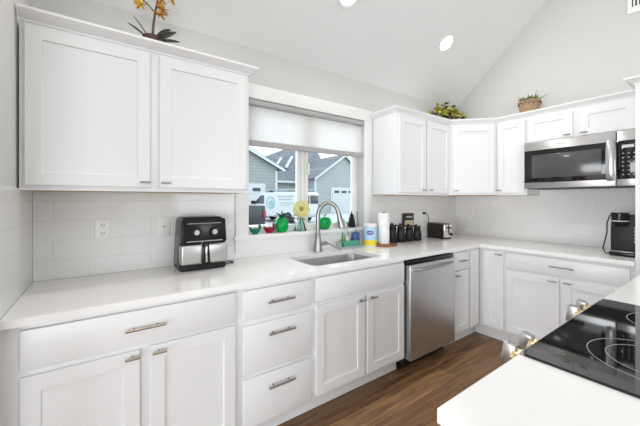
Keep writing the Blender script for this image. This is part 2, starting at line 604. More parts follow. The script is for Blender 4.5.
# unseen windows, placed to suit the added area lights
for k, (x0, x1, z0, z1, nb) in enumerate(((-4.15, -1.05, .1, 2.4, 2), (1.55, 3.25, .95, 2.4, 1))):
    f = MB()
    hs = []
    n = nb
    for i in range(n):
        a = x0 + .06 + (x1 - x0 - .06) * i / n
        b = x0 + (x1 - x0 - .06) * (i + 1) / n
        hs.append([(a, z0 + .06), (b, z0 + .06), (b, z1 - .06), (a, z1 - .06)])
    struct(f.plate([(x0, z0), (x1, z0), (x1, z1), (x0, z1)], hs, YF - .1, YF - .04, XZ).build('window_%d' % (k + 2), 'vinyl'))
struct(MB().plate(sh, [[(-3.54, .16), (-2.23, .16), (-2.23, 2.34), (-3.54, 2.34)], [(-2.17, .16), (-.86, .16), (-.86, 2.34), (-2.17, 2.34)]],
                  XL - .1, XL - .04, YZ).build('window_4', 'vinyl'))

for k, sx_ in enumerate((0.9, 2.7)):  # unseen skylight frames added around the overhead fill lights
    o = MB().plate([(-.66, -.73), (.66, -.73), (.66, .73), (-.66, .73)], [[(-.59, -.66), (.59, -.66), (.59, .66), (-.59, .66)]], -.05, .0).build('window_%d' % (k + 5), 'vinyl')
    o.location = (sx_, -4.9, CZ - CS * (-7 + 4.9))
    o.rotation_euler = (math.atan(CS), 0, 0)
    struct(o, 'added skylight frame, unseen, in the far slope of the ceiling')

# tiled splashbacks
struct(MB().box(-0.299, 0.775, -0.010, 0, 0.915, 1.392).build('trim_1', 'tile_back', smooth=0), 'white subway tile left of the window')
struct(MB().box(2.155, XR - .010, -0.010, 0, 0.915, 1.392).build('trim_2', 'tile_back', smooth=0), 'white subway tile right of the window')
struct(MB().box(XR - .010, XR, -1.70, 0, 0.915, 1.45).build('trim_3', 'tile_side', smooth=0), 'white subway tile under the microwave')
struct(MB().box(-0.31, -0.300, -0.78, 0, 0.915, 1.392).build('trim_4', 'tile_side', smooth=0), 'white subway tile on the left wall')
struct(MB().box(0.775, 2.155, -0.010, 0, 0.915, 1.045).build('trim_5', 'trim_white'), 'white apron under the window')
struct(MB().box(0.772, 0.779, -0.013, 0, 0.955, 1.392).build('trim_6', 'nickel'), 'thin metal edge at the end of the tile')
struct(MB().box(XL, -.45, -.014, 0, 0, .1).build('baseboard_back', 'trim_white'))
struct(MB().box(XR - .014, XR, YF, -2.62, 0, .1).build('baseboard_right', 'trim_white'))


# ------------------------------------------------------------ cabinets
def shaker(parent, x0, x1, z0, z1, yf, name='door', st=0.058, rec=0.009, th=0.019):
    """five-piece door: front face at local y = yf, looking to -y"""
    b = MB()
    bm = b.bm
    e = 0.0025
    def loop(i, y):
        return [bm.verts.new(p) for p in ((x0 + i, y, z0 + i), (x1 - i, y, z0 + i), (x1 - i, y, z1 - i), (x0 + i, y, z1 - i))]
    Ls = [loop(0, yf + th), loop(0, yf + e), loop(e, yf), loop(st, yf), loop(st + .002, yf + rec)]
    bm.faces.new(Ls[0][::-1])
    for a, c in zip(Ls, Ls[1:]):
        for i in range(4):
            bm.faces.new((a[i], a[(i + 1) % 4], c[(i + 1) % 4], c[i]))
    bm.faces.new(Ls[-1])
    return b.build(name, 'cabinet_white', parent, smooth=0)


def slab(parent, x0, x1, z0, z1, yf, name='drawer'):
    return MB().box(x0, x1, yf, yf + .019, z0, z1, 0.004, 2).build(name, 'cabinet_white', parent)


def pull(parent, xc, z, yf, L, mat='satin_nickel', r=0.0055, name='handle'):
    b = MB()
    y = yf - 0.028
    b.tube([(xc - L / 2, y, z), (xc + L / 2, y, z)], r, 12)
    for s in ((-.3, .3) if L > .08 else (-.0,)):
        b.tube([(xc + s * L, y, z), (xc + s * L, yf + .001, z)], 0.0045, 10)
    return b.build(name, mat, parent)


YB = -.63


def base_cabinet(label, loc, rot, w, doors=(), drawers=(), hollow=False, mat='nickel', toe=(0, 0)):
    t = thing('base_cabinet', label, 'cabinet', loc, rot)
    b = MB()
    if hollow:
        b.box(0, .018, -.59, -.03, .115, .882).box(w - .018, w, -.59, -.03, .115, .882)
        b.box(0, w, -.59, -.03, .115, .135).box(0, w, -.042, -.03, .115, .882)
        b.box(0, w, -.61, -.59, .115, .145).box(0, w, -.61, -.59, .67, .882).box(.405, .465, -.61, -.59, .145, .67)
        b.box(0, .03, -.61, -.59, .145, .67).box(w - .03, w, -.61, -.59, .145, .67)
    else:
        b.box(0, w, -.61, -.015, .115, .882, .001)
    b.build('carcass', 'cabinet_white', t)
    MB().box(toe[0], w - toe[1], -.535, -.52, 0, .115).build('toe_kick', 'cabinet_white', t)
    for x0, x1, z0, z1, hx in doors:
        d = shaker(t, x0, x1, z0, z1, YB)
        if hx is not None:
            pull(d, hx[0], hx[1], YB, hx[2], mat)
    for x0, x1, z0, z1, hx in drawers:
        d = slab(t, x0, x1, z0, z1, YB, 'drawer' if hx else 'false_front')
        if hx:
            pull(d, hx[0], hx[1], YB, hx[2], mat)
    return t


# window wall, from the left
x = -.3095
base_cabinet('white base cabinet below the air fryer, one wide drawer over two doors', (x, 0, 0), 0, .8855,
             doors=((-.249 - x, .131 - x, .14, .688, (.102 - x, .668, .056)), (.170 - x, .557 - x, .14, .692, (.204 - x, .668, .056))),
             drawers=((-.249 - x, .556 - x, .712, .862, (.152 - x, .788, .155)),), mat='satin_nickel')
x = .577
base_cabinet('white base cabinet with a stack of three slab drawers', (x, 0, 0), 0, .466,
             drawers=((.60 - x, 1.025 - x, .705, .860, (.813 - x, .784, .165)), (.60 - x, 1.025 - x, .415, .672, (.818 - x, .610, .165)),
                      (.60 - x, 1.025 - x, .13, .388, (.817 - x, .32, .165))))
x = 1.044
base_cabinet('white sink base cabinet with a plain false front over two doors', (x, 0, 0), 0, .850,
             doors=((1.062 - x, 1.462 - x, .14, .688, (1.425 - x, .662, .06)), (1.492 - x, 1.878 - x, .14, .688, (1.532 - x, .664, .06))),
             drawers=((1.062 - x, 1.878 - x, .714, .862, None),), hollow=True)
x = 2.522
base_cabinet('narrow white base cabinet right of the dishwasher, drawer over door', (x, 0, 0), 0, .295,
             doors=((2.55 - x, 2.800 - x, .14, .695, (2.585 - x, .66, .055)),),
             drawers=((2.55 - x, 2.800 - x, .703, .860, (2.67 - x, .787, .11)),))
x = 2.818
base_cabinet('white corner base filler panel beside the narrow drawer cabinet', (x, 0, 0), 0, .199,
             doors=((2.838 - x, 2.985 - x, .14, .862, None),), toe=(0, -.07))
# right wall: local x runs along -y
R = -PI / 2
base_cabinet('narrow white full-height-door base cabinet at the inside corner of the counters', (XR, -.612, 0), R, .242,
             doors=((.052, .232, .14, .858, (.200, .834, .06)),), toe=(-.09, 0))
base_cabinet('white base cabinet under the coffee maker, wide drawer over two doors', (XR, -.855, 0), R, .842,
             doors=((.012, .410, .14, .700, (.370, .676, .06)), (.428, .818, .14, .700, (.472, .680, .055))),
             drawers=((.012, .818, .722, .860, (.430, .797, .165)),))


def crown_prof(z):
    return [(0, z), (.006, z), (.006, z + .008), (.014, z + .012), (.040, z + .030), (.050, z + .036), (.050, z + .048), (0, z + .048)]


ZB, ZT = 1.385, 2.132


def upper_cabinet(label, loc, rot, w, doors, zb=ZB, mat='nickel', ply=True):
    t = thing('wall_cabinet', label, 'cabinet', (loc[0], loc[1], zb), rot)
    MB().box(0, w, -.31, -.003, .006, ZT - zb, .001).build('carcass', 'cabinet_white', t)
    MB().box(.004, w - .004, -.285, -.004, 0, .006).build('bottom_panel', 'cabinet_ply' if ply else 'cabinet_white', t)
    MB().box(0, w, -.31, -.290, 0, .007).build('bottom_rail', 'cabinet_white', t)
    for x0, x1, z0, z1, hx in doors:
        d = shaker(t, x0, x1, z0 - zb, z1 - zb, -.33)
        if hx:
            b = MB()
            b.tube([(hx[0] - .024, -.352, hx[1] - zb), (hx[0] + .024, -.352, hx[1] - zb)], .0055, 10)
            b.tube([(hx[0], -.352, hx[1] - zb), (hx[0], -.329, hx[1] - zb)], .0045, 10)
            b.build('handle', mat, d)
    return t


x = -.302
ul = upper_cabinet('large white two-door wall cabinet above the air fryer', (x, 0), 0, 1.058,
                   ((-.283 - x, .203 - x, 1.407, 2.118, (.178 - x, 1.433)), (.247 - x, .735 - x, 1.407, 2.118, (.275 - x, 1.433))))
MB().sweep([(0, -.31), (1.058, -.31), (1.058, -.004)], [(o, z - ZB) for o, z in crown_prof(ZT)]).build('crown', 'cabinet_white', ul, smooth=20)
x = 2.155
upper_cabinet('white two-door wall cabinet just right of the window', (x, 0), 0, .829,
              ((2.184 - x, 2.566 - x, 1.407, 2.112, (2.515 - x, 1.435)), (2.594 - x, 2.972 - x, 1.407, 2.112, (2.622 - x, 1.436))))
# corner cabinet with its diagonal door
t = thing('corner_wall_cabinet', 'white corner wall cabinet with a diagonal door under the leafy plant', 'cabinet', (XR, 0, ZB))
cx = 2.985 - XR
MB().prism([(-.003, -.003), (cx, -.003), (cx, -.31), (cx + .333, -.643), (-.003, -.643)], .006, ZT - ZB, 'z').build('carcass', 'cabinet_white', t, smooth=0)
MB().prism([(-.01, -.01), (cx + .01, -.01), (cx + .01, -.30), (cx + .333, -.630), (-.01, -.630)], 0, .006, 'z').build('bottom_panel', 'cabinet_ply', t, smooth=0)
L = .333 * math.sqrt(2)
d = shaker(t, .038, L - .030, .022, .727, -.019)
Mx = Matrix.Translation((cx, -.31, 0)) @ Matrix.Rotation(-PI / 4, 4, 'Z')
d.data.transform(Mx)
b = MB()
b.tube([(.04, -.042, .05), (.088, -.042, .05)], .0055, 10).tube([(.064, -.042, .05), (.064, -.018, .05)], .0045, 10)
b.xf(Mx).build('handle', 'nickel', d)
upper_cabinet('narrow white single-door wall cabinet between the corner and the microwave', (XR, -.645), R, .272,
              ((.008, .258, 1.407, 2.112, (.032, 1.437)),))
upper_cabinet('short white two-door cabinet directly above the microwave', (XR, -.918), R, .778,
              ((.010, .352, 1.885, 2.112, (.318, 1.906)), (.398, .740, 1.885, 2.112, (.432, 1.906))), zb=1.874, ply=False)
cr = MB().sweep([(2.155, -.004), (2.155, -.31), (2.985, -.31), (3.318, -.643), (3.318, -1.697)], [(o * .62, z) for o, z in crown_prof(ZT + .001)])
o = cr.build('crown_moulding', 'cabinet_white', smooth=20)
tag(o, 'white crown moulding running along the tops of the right-hand wall cabinets', 'moulding')

# tall cabinet beyond the coffee maker
t = thing('tall_cabinet', 'tall white cabinet at the right edge beside the coffee maker', 'cabinet', (XR, -1.70, 0), R)
MB().box(0, .90, -.64, -.003, .115, ZT, .001).build('carcass', 'cabinet_white', t)
MB().box(0, .90, -.56, -.54, 0, .115).build('toe_kick', 'cabinet_white', t)
for a, b_ in ((.035, .445), (.455, .865)):
    for z0, z1 in ((.14, 1.36), (1.375, 2.112)):
        dd = shaker(t, a, b_, z0, z1, -.66)
        pull(dd, (b_ - .04 if a < .1 else a + .04), 1.32 if z0 < 1 else 1.41, -.66, .055, 'nickel')
MB().sweep([(0, -.37), (0, -.64), (.90, -.64)], crown_prof(ZT)).build('crown', 'cabinet_white', t, smooth=20)

# ------------------------------------------------------------ worktops, sink, tap
YE, XE = -.648, XR - .648
outer = [(-.299, -.011), (-.299, YE), (XE, YE), (XE, -1.697), (XR - .011, -1.697), (XR - .011, -.011)]
hx0, hx1, hy0, hy1 = 1.105, 1.745, -.548, -.178
b = MB().plate(outer, [rrect(hx0, hx1, hy0, hy1, .055)], .884, .914)
tag(b.build('countertop', 'quartz', smooth=30), 'white quartz L-shaped worktop along the window wall and right wall', 'countertop')

t = thing('sink', 'stainless steel undermount sink bowl set into the white worktop', 'sink', ((hx0 + hx1) / 2, (hy0 + hy1) / 2, .68))
hw, hd = (hx1 - hx0) / 2, (hy1 - hy0) / 2
b = MB()
rings = []
for g, z, rr in ((.022, .203, .07), (.002, .203, .055), (.000, .195, .055), (-.004, .03, .05), (-.02, .006, .045), (-.05, .0, .03)):
    rings.append([b.bm.verts.new((p[0], p[1], z)) for p in rrect(-hw - g, hw + g, -hd - g, hd + g, max(.012, rr))])
for a, c in zip(rings, rings[1:]):
    for i in range(len(a)):
        b.bm.faces.new((a[i], a[(i + 1) % len(a)], c[(i + 1) % len(a)], c[i]))
b.bm.faces.new(rings[-1])
b.build('bowl', 'sink_steel', t, solid=0.0015, normals=False)
MB().lathe([(0, .004), (.03, .004), (.042, .007), (.045, .004), (.045, .001)], (0, .06, .0)).build('drain', 'chrome', t)

t = thing('faucet', 'brushed nickel gooseneck faucet standing behind the sink', 'faucet', (1.452, -.085, .9145))
MB().lathe([(0, 0), (.038, 0), (.038, .005), (.034, .03), (.027, .09), (.022, .14), (.019, .15), (0, .15)]).build('base', 'nickel', t)
pts = [(0, 0, .14), (0.0, 0, .285)]
for i in range(1, 13):
    a = PI * (1 - i / 12 * .93)
    pts.append((.072 + .072 * math.cos(a), -.055 * (1 + math.cos(a)) * .9, .285 + .118 * math.sin(a)))
MB().tube(pts, .0172, 16).build('neck', 'nickel', t)
p1 = Vector(pts[-1])
dr = (Vector(pts[-1]) - Vector(pts[-2])).normalized()
MB().tube([p1 - dr * .005, p1 + dr * .03, p1 + dr * .075, p1 + dr * .115, p1 + dr * .12], [.018, .021, .025, .029, .025], 16).build('spray_head', 'nickel', t)
hb = MB().tube([(.012, -.0, .060), (.085, -.010, .062)], .016, 16)
hb.tube([(.08, -.010, .062), (.110, -.020, .052), (.150, -.040, .030)], [.008, .006, .004], 10)
hb.build('handle', 'nickel', t)

# ------------------------------------------------------------ dishwasher
t = thing('dishwasher', 'stainless steel dishwasher between the sink cabinet and narrow drawer cabinet', 'dishwasher', (1.900, 0, 0))
MB().box(.004, .615, -.60, -.03, .06, .872).build('tub', 'matte_black', t)
MB().box(.004, .615, -.645, -.60, .842, .872, .004).build('control_strip', 'black_plastic', t)
b = MB().box(.010, .610, -.662, -.602, .105, .838, .006, 3)
b.build('door', 'dishwasher_steel', t)
b = MB()
n = 14
pts = []
for i in range(n + 1):
    u = i / n
    pts.append((.035 + .55 * u, -.668 - .032 * math.sin(PI * u) ** .5, .800))
b.tube(pts, [.009 if 0 < i < n else .007 for i in range(n + 1)], 10)
bb = b.build('handle', 'steel', t)
bb.scale = (1, 1, 1)
MB().box(.02, .60, -.555, -.54, .0, .10).build('toe_kick', 'matte_black', t)

# ------------------------------------------------------------ microwave
t = thing('microwave', 'stainless steel and black over-the-range microwave under the short cabinet', 'microwave', (XR, -.925, 1.44), R)
MW = .765
MB().box(0, MW, -.36, -.012, 0.012, .432).build('body', 'steel', t)
MB().box(.02, MW - .02, -.355, -.02, 0, .012).build('underside_grille', 'matte_black', t)
d = MB().box(0, .632, -.402, -.362, .006, .430, .005).build('door', 'steel', t)
MB().box(.004, .606, -.4045, -.402, .058, .352, .001).build('black_border', 'black_glass', d)
MB().box(.064, .548, -.4055, -.4044, .098, .308, .001).build('window', 'mw_screen', d)
MB().box(.262, .312, -.4035, -.401, .385, .393).build('badge', 'gold_chrome', d)
hp = [(.585, -.405 - .028 * math.sin(PI * min(1, max(0, i / 12))) ** .45, .052 + .308 * i / 12) for i in range(13)]
b = MB()
for p, q in zip(hp, hp[1:]):
    pass
b.tube([(p[0], (p[1] - .004), p[2]) for p in hp], .013, 14)
b.xf(Matrix.Translation((.604, -.42, 0)) @ Matrix.Diagonal((2.0, .8, 1, 1)) @ Matrix.Translation((-.585, .42, 0)))
b.build('handle', 'steel', d)
cp = MB().box(.636, MW, -.402, -.362, .006, .430, .005).build('control_panel', 'steel', t)
MB().box(.638, MW - .004, -.4045, -.402, .058, .352, .001).build('keypad', 'black_glass', cp)
MB().box(.666, .732, -.4055, -.4044, .296, .318).build('display', 'display_glow', cp)
for r in range(6):
    for c in range(3):
        MB().box(.668 + c * .030, .678 + c * .030, -.4052, -.4044, .250 - r * .032, .256 - r * .032).build('button', 'print_grey', cp, smooth=0)

# ------------------------------------------------------------ window blind
t = thing('roller_blind', 'white roller blind with grey rails half lowered over the window', 'blind', (wx0, 0.03, wz1))
bw = wx1 - wx0
MB().box(.004, bw - .004, -.04, .03, -.046, -.001, .010, 3).build('headrail', 'grey_rail', t)
MB().box(.008, bw - .008, -.012, -.009, -.31, -.05).build('fabric', 'blind_cloth', t, smooth=0)
MB().box(.006, bw - .006, -.022, .002, -.352, -.308, .005, 3).build('bottom_rail', 'grey_rail', t)

# ------------------------------------------------------------ island and range
IX0, IX1, IY0, IY1 = .56, 2.75, -1.795, -2.80
RX0, RX1, RYB = .940, 1.742, -2.46
io = [(IX0, IY0), (IX0, IY1), (IX1, IY1), (IX1, IY0), (RX1, IY0), (RX1, RYB), (RX0, RYB), (RX0, IY0)]
b = MB().plate(io, [], .884, .914)
tag(b.build('island_countertop', 'quartz'), 'white quartz worktop of the island around the black cooktop', 'countertop')
for label, x0, x1 in (('white island cabinet on the near side of the range', .59, .936), ('white island cabinet beyond the range', 1.746, 2.72)):
    t = thing('island_cabinet', label, 'cabinet', (x0, IY0 - .04, 0))
    MB().box(0, x1 - x0, -.62, 0, .115, .882, .001).build('carcass', 'cabinet_white', t)
    MB().box(.0, x1 - x0, -.60, -.075, 0, .115).build('toe_kick', 'cabinet_white', t)
    w = x1 - x0
    nn = 1 if w < .5 else 2
    for i in range(nn):
        dd = MB().box(w * i / nn + .01, w * (i + 1) / nn - .01, 0, .019, .14, .69, .003).build('door', 'cabinet_white', t)
        MB().box(w * i / nn + .01, w * (i + 1) / nn - .01, 0, .019, .705, .865, .003).build('drawer', 'cabinet_white', t)
struct(MB().box(.59, 2.72, -2.60, -2.47, 0, .882).build('wall_island', 'wall_paint'), 'low white wall carrying the back of the island top')

t = thing('range', 'slide-in electric range with black glass cooktop set in the island', 'range', (RX0, IY0, 0))
rw = RX1 - RX0
MB().box(.006, rw - .006, -.655, -.02, .04, .905).build('body', 'steel', t)
g = MB().plate(rrect(.002, rw - .002, -.660, -.004, .018), [], .9145, .921).build('cooktop', 'black_glass', t)
MB().plate(rrect(.0, rw, -.663, .004, .02), [], .905, .9143).build('cooktop_trim', 'steel', t)


def ring(b, cx, cy, r, w=.0022):
    b.plate(circle(cx, cy, r, 56), [circle(cx, cy, r - w, 56)], .9211, .9216)


b = MB()
for cx, cy, rs in ((.23, -.235, (.142, .103)), (.24, -.53, (.085,)), (.62, -.230, (.122, .085)), (.60, -.52, (.085,))):
    for r_i in rs:
        ring(b, cx, cy, r_i)
b.build('burner_marks', 'ring_grey', t)
pn = MB().prism([(-.02, .79), (-.02, .905), (.004, .905), (.018, .80), (.012, .79)], .004, rw - .004, 'x').build('control_panel', 'steel', t, smooth=0)
for kx in (.085, .20, .655, .76):
    th = math.radians(97)
    Mk = Matrix.Translation((kx, .012, .862)) @ Matrix.Rotation(-math.radians(82), 4, 'X')
    k = MB().lathe([(0, 0), (.032, 0), (.033, .007), (.030, .014), (.027, .024), (.026, .036), (0, .036)], M=None).xf(Mk).build('knob', 'gold_chrome', t)
    MB().box(-.016, .016, -.034, .034, .030, .066, .004, 2).xf(Mk).build('grip', 'steel', k)
od = MB().box(.012, rw - .012, -.02, .018, .22, .775, .006).build('oven_door', 'steel', t)
MB().box(.10, rw - .10, .018, .020, .33, .64, .0008).build('oven_window', 'black_glass', od)
b = MB().tube([(.06, .055, .735), (rw - .06, .055, .735)], .011, 12)
b.tube([(.10, .018, .735), (.10, .055, .735)], .008).tube([(rw - .10, .018, .735), (rw - .10, .055, .735)], .008)
b.build('oven_handle', 'steel', od)
MB().box(.012, rw - .012, -.02, .014, .06, .205, .005).build('storage_drawer', 'steel', t)
for fx in (.04, rw - .04):
    for fy in (-.06, -.6):
        MB().lathe([(0, 0), (.018, 0), (.018, .04), (0, .04)], (fx, fy, 0)).build('foot', 'matte_black', t)

# ------------------------------------------------------------ ceiling lights, vent
ang = math.atan(CS)
for lx, ly, lab in ((1.49, -.43, 'recessed ceiling downlight nearer the left, cut by the top of the photo'),
                    (2.729, -.438, 'recessed ceiling downlight glowing high above the corner plant'),
                    (.30, -.43, 'added recessed downlight out of view above the air fryer'),  # this and the next two are unseen, added for extra light
                    (.95, -1.35, 'added recessed downlight out of view above the near end of the aisle'),
                    (2.30, -1.35, 'added recessed downlight out of view above the far end of the aisle')):
    lz = CZ - CS * ly
    t = thing('ceiling_light', lab, 'light', (lx, ly, lz), 0, 'recessed lights in the sloped ceiling')
    t.rotation_euler = (-ang, 0, 0)
    MB().plate(circle(0, 0, .088, 40), [circle(0, 0, .066, 40)], -.008, -.001).build('trim_ring', 'white_plastic', t)
    MB().plate(circle(0, 0, .066, 40), [], -.005, -.002).build('lens', 'lamp_white', t)
    l = bpy.data.lights.new('downlight', 'AREA')
    l.shape = 'DISK'
    l.size = .12
    l.energy = 4.0 if ly > -1 else 1.5
    l.color = (1.0, .96, .90)
    lo = bpy.data.objects.new('downlight', l)
    COL.objects.link(lo)
    lo.parent = t
    lo.location = (0, 0, -.012)

t = thing('wall_vent', 'white wall vent grille high on the right gable wall', 'vent', (XR, -1.555, 2.905), R)
MB().plate([(0, 0), (.36, 0), (.36, .26), (0, .26)], [[(.025, .05), (.335, .05), (.335, .235), (.025, .235)]], -.010, -.001, XZ).build('frame', 'white_plastic', t)
MB().box(.02, .34, -.003, -.001, .045, .24).build('duct', 'vent_dark', t)
b = MB()
for i in range(14):
    b.box(.034 + i * .0225, .044 + i * .0225, -.009, -.003, .05, .235)
b.build('louvres', 'white_plastic', t)


# ------------------------------------------------------------ outlets
def outlet(loc, rot, label, kind='duplex'):
    t = thing('wall_outlet', label, 'outlet', loc, rot)
    MB().box(-.037, .037, -.006, 0, -.06, .06, .003).build('cover_plate', 'white_plastic', t)
    if kind == 'duplex':
        for z in (-.024, .024):
            s = MB().plate(rrect(-.016, .016, z - .014, z + .014, .008), [], -.0075, -.0058, XZ).build('socket', 'white_plastic', t)
            MB().box(-.008, -.005, -.0082, -.0074, z - .002, z + .007).box(.005, .008, -.0082, -.0074, z - .002, z + .007).box(-.002, .002, -.0082, -.0074, z - .010, z - .006).build('slots', 'matte_black', s)
    else:
        MB().lathe([(0, .004), (.004, .004), (.005, 0)], (0, -.006, 0), 12, Matrix.Rotation(PI / 2, 4, 'X')).build('screw', 'matte_black', t)
    return t


outlet((-.002, -.010, 1.172), 0, 'white double outlet on the tile left of the air fryer')
outlet((.315, -.010, 1.172), 0, 'white blank wall plate with one screw just beside the air fryer', 'blank')
outlet((XR - .010, -.205, 1.185), R, 'white outlet on the right-hand tile near the corner')
outlet((2.945, -.010, 1.165), 0, 'white outlet behind the toaster that its plug sits in')

# ------------------------------------------------------------ air fryer
t = thing('air_fryer', 'black and stainless steel air fryer with two dials on the counter', 'air fryer', (.503, -.135, .9145))
MB().taper(-.142, .142, -.105, .105, .012, .322, .012, .012, .03, 4).build('body', 'dark_brown_plastic', t)
MB().box(-.136, .136, -.098, .098, 0, .03, .012).build('base', 'matte_black', t)
fr = MB().taper(-.134, .134, -.118, -.07, .166, .312, .006, .0, .010, 3, shift=(0, .008)).build('control_front', 'black_plastic', t)
MB().box(-.105, .105, -.1185, -.112, .176, .180).build('trim_line', 'steel', fr)
MB().box(-.10, .10, -.113, -.106, .283, .2855).build('trim_line', 'print_grey', fr)
MB().box(-.018, .018, -.1205, -.113, .163, .170, .001).build('badge', 'chrome', fr)
for kx in (-.050, .055):
    k = MB().lathe([(0, .0), (.031, 0), (.031, .006), (.026, .009), (.026, .020), (.022, .023), (0, .023)], (kx, -.112, .232), 28, Matrix.Rotation(PI / 2, 4, 'X')).build('dial', 'black_plastic', fr)
    MB().lathe([(0, .002), (.014, .002), (.015, 0)], (kx, -.1352, .232), 20, Matrix.Rotation(PI / 2, 4, 'X')).build('dial_cap', 'print_grey', k)
bk = MB().box(-.138, .138, -.124, -.07, .040, .160, .014, 4).build('basket', 'steel', t)
MB().taper(-.026, .026, -.150, -.118, .046, .172, .008, .006, .008, 3).build('basket_handle', 'black_plastic', bk)
MB().box(-.005, .005, -.1535, -.148, .055, .150, .002).build('handle_inlay', 'chrome', bk)
MB().tube([(.12, .08, .03), (.155, .07, .012), (.185, .06, .006), (.215, .035, .005), (.222, .01, .005), (.205, -.01, .005), (.175, -.012, .005), (.155, .0, .005)], .0042, 8).build('cord', 'matte_black', t)

# ------------------------------------------------------------ coffee maker
t = thing('coffee_maker', 'black single-serve coffee maker on the right counter', 'coffee maker', (3.33, -1.602, .9145), R)
MB().box(-.078, .078, -.10, .16, .02, .308, .012, 3).build('body', 'matte_black', t)
MB().box(-.078, .078, -.15, .16, 0, .032, .008).build('base', 'black_plastic', t)
MB().box(-.066, .060, -.145, -.10, .032, .038, .002).build('drip_tray', 'steel', t)
hd = MB().lathe([(0, .225), (.046, .225), (.050, .232), (.050, .296), (.053, .300), (.053, .322), (.046, .330), (0, .330)], (-.020, -.118, 0), 32).build('brew_head', 'black_plastic', t)
MB().lathe([(.0505, .262), (.0512, .266), (.0505, .270)], (-.020, -.118, 0), 32).build('trim_band', 'print_grey', hd)
for i in range(5):
    MB().lathe([(0, .003), (.006, .003), (.007, 0)], (.060, -.10, .215 - i * .026), 16, Matrix.Rotation(PI / 2, 4, 'X')).build('button', 'print_grey', t)
MB().tube([(-.079, .05, .31), (-.105, .02, .30), (-.115, -.01, .24), (-.112, -.03, .16), (-.122, -.05, .09), (-.13, -.06, .04), (-.11, -.08, .006), (-.085, -.06, .005)], .0045, 8).build('cord', 'matte_black', t)

# ------------------------------------------------------------ toaster and its things
t = thing('toaster', 'black and chrome two-slot toaster in the counter corner', 'toaster', (3.07, -.142, .9145), math.radians(-97))
b = MB().box(-.118, .112, -.066, .066, .012, .168, .020, 4)
b.build('shell', 'dark_brown_plastic', t)
MB().box(-.108, .105, -.060, .060, 0, .016, .004).build('base', 'black_plastic', t)
e = MB().box(.098, .122, -.064, .064, .014, .164, .010, 3).build('end_panel', 'chrome', t)
MB().box(.1215, .124, -.008, .008, .06, .155).build('lever_slot', 'black_plastic', e)
MB().box(.120, .146, -.022, .022, .115, .132, .004).build('lever', 'black_plastic', e)
MB().lathe([(0, .018), (.013, .018), (.015, 0)], (.121, .036, .05), 18, Matrix.Rotation(PI / 2, 4, 'Y')).build('browning_dial', 'black_plastic', e)
MB().box(-.10, .095, -.045, .045, .165, .171, .002).build('top_plate', 'chrome', t)
MB().box(-.09, .088, -.032, -.010, .1708, .1718).box(-.09, .088, .010, .032, .1708, .1718).build('slots', 'matte_black', t)
Mi = (Matrix.Translation((3.07, -.142, .9145)) @ Matrix.Rotation(math.radians(-97), 4, 'Z')).inverted()
wp = [(2.945, -.019, 1.19), (2.945, -.05, 1.195), (2.95, -.065, 1.185), (2.962, -.072, 1.15), (2.968, -.074, 1.10), (2.968, -.072, 1.0), (2.970, -.066, .93)]
MB().tube([Mi @ Vector(p) for p in wp], .0038, 8).build('cord', 'matte_black', t)
MB().box(-.013, .013, -.013, .013, -.012, .012, .004, mat=Mi @ Matrix.Translation((2.945, -.032, 1.19))).build('plug', 'matte_black', t)

SPOTS = ((2.335, -.100, 1.0, 'tallest of the four black canisters, half hidden by the paper towel roll'),
         (2.455, -.105, .95, 'second of the four black canisters counting from the paper towel roll'),
         (2.575, -.110, .90, 'third of the four black canisters counting from the paper towel roll'),
         (2.690, -.115, .85, 'smallest of the four black canisters, the one nearest the toaster'))
first = None
for x, y, s, lab in SPOTS:
    if first is None:
        t = thing('canister', lab, 'canister', (x, y, .9145), 0, 'black lidded canisters in a row')
        MB().lathe([(0, 0), (.044, 0), (.050, .006), (.052, .03), (.052, .12), (.047, .148), (.042, .155), (0, .155)], seg=28).build('jar', 'bottle_black', t)
        MB().lathe([(0, .156), (.046, .156), (.049, .160), (.049, .172), (.044, .180), (.012, .184), (.011, .196), (0, .198)], seg=28).build('lid', 'dark_brown_plastic', t)
        MB().tube([(0, -.050, .10), (0, -.057, .13), (0, -.054, .165)], .003, 8).build('clamp', 'chrome', t)
        first = t
        kids = list(t.children)
        t.scale = (1.12, 1.12, s)
    else:
        t = first.copy()
        COL.objects.link(t)
        t.location = (x, y, .9145)
        t.scale = (1.12, 1.12, s)
        t['label'] = lab
        for c in kids:
            c2 = c.copy()
            c2.parent = t
            COL.objects.link(c2)

t = thing('picture_sign', 'small dark-framed cream sign standing behind the black canisters', 'sign', (2.675, -.030, .9145))
MB().box(-.085, .085, -.006, .010, 0, .282, .003).build('frame', 'dark_card', t)
MB().box(-.066, .075, -.008, -.006, .02, .205).build('card', 'cream_card', t)
MB().box(-.045, .055, -.008, -.006, .235, .250).build('title_strip', 'print_grey', t)
MB().plate(circle(.0, .110, .022, 20), [], -.0095, -.008, XZ).box(-.022, .022, -.0095, -.008, .075, .085).build('motif', 'dark_card', t)

# ------------------------------------------------------------ paper towels, wipes
tag(MB().lathe([(0, 0), (.118, 0), (.122, .004), (.122, .012), (.118, .016), (0, .016)], (2.150, -.165, .9145), 40).build('wooden_board', 'wood_brown'),
    'round brown wooden board under the paper towel roll', 'board')
t = thing('paper_towel_roll', 'white paper towel roll standing upright on the brown board', 'paper towels', (2.150, -.165, .931))
pf = [(.018, 0)]
for i in range(4):
    z = i * .0715
    pf += [(.050, z + .001), (.0525, z + .004), (.0525, z + .0675), (.0515, z + .0705)]
pf += [(.050, .287), (.018, .287)]
MB().lathe(pf, seg=32).build('paper', 'paper', t)
MB().lathe([(0, 0), (.017, 0), (.017, .288), (.010, .294), (0, .295)], seg=16).build('core', 'dark_brown_plastic', t)

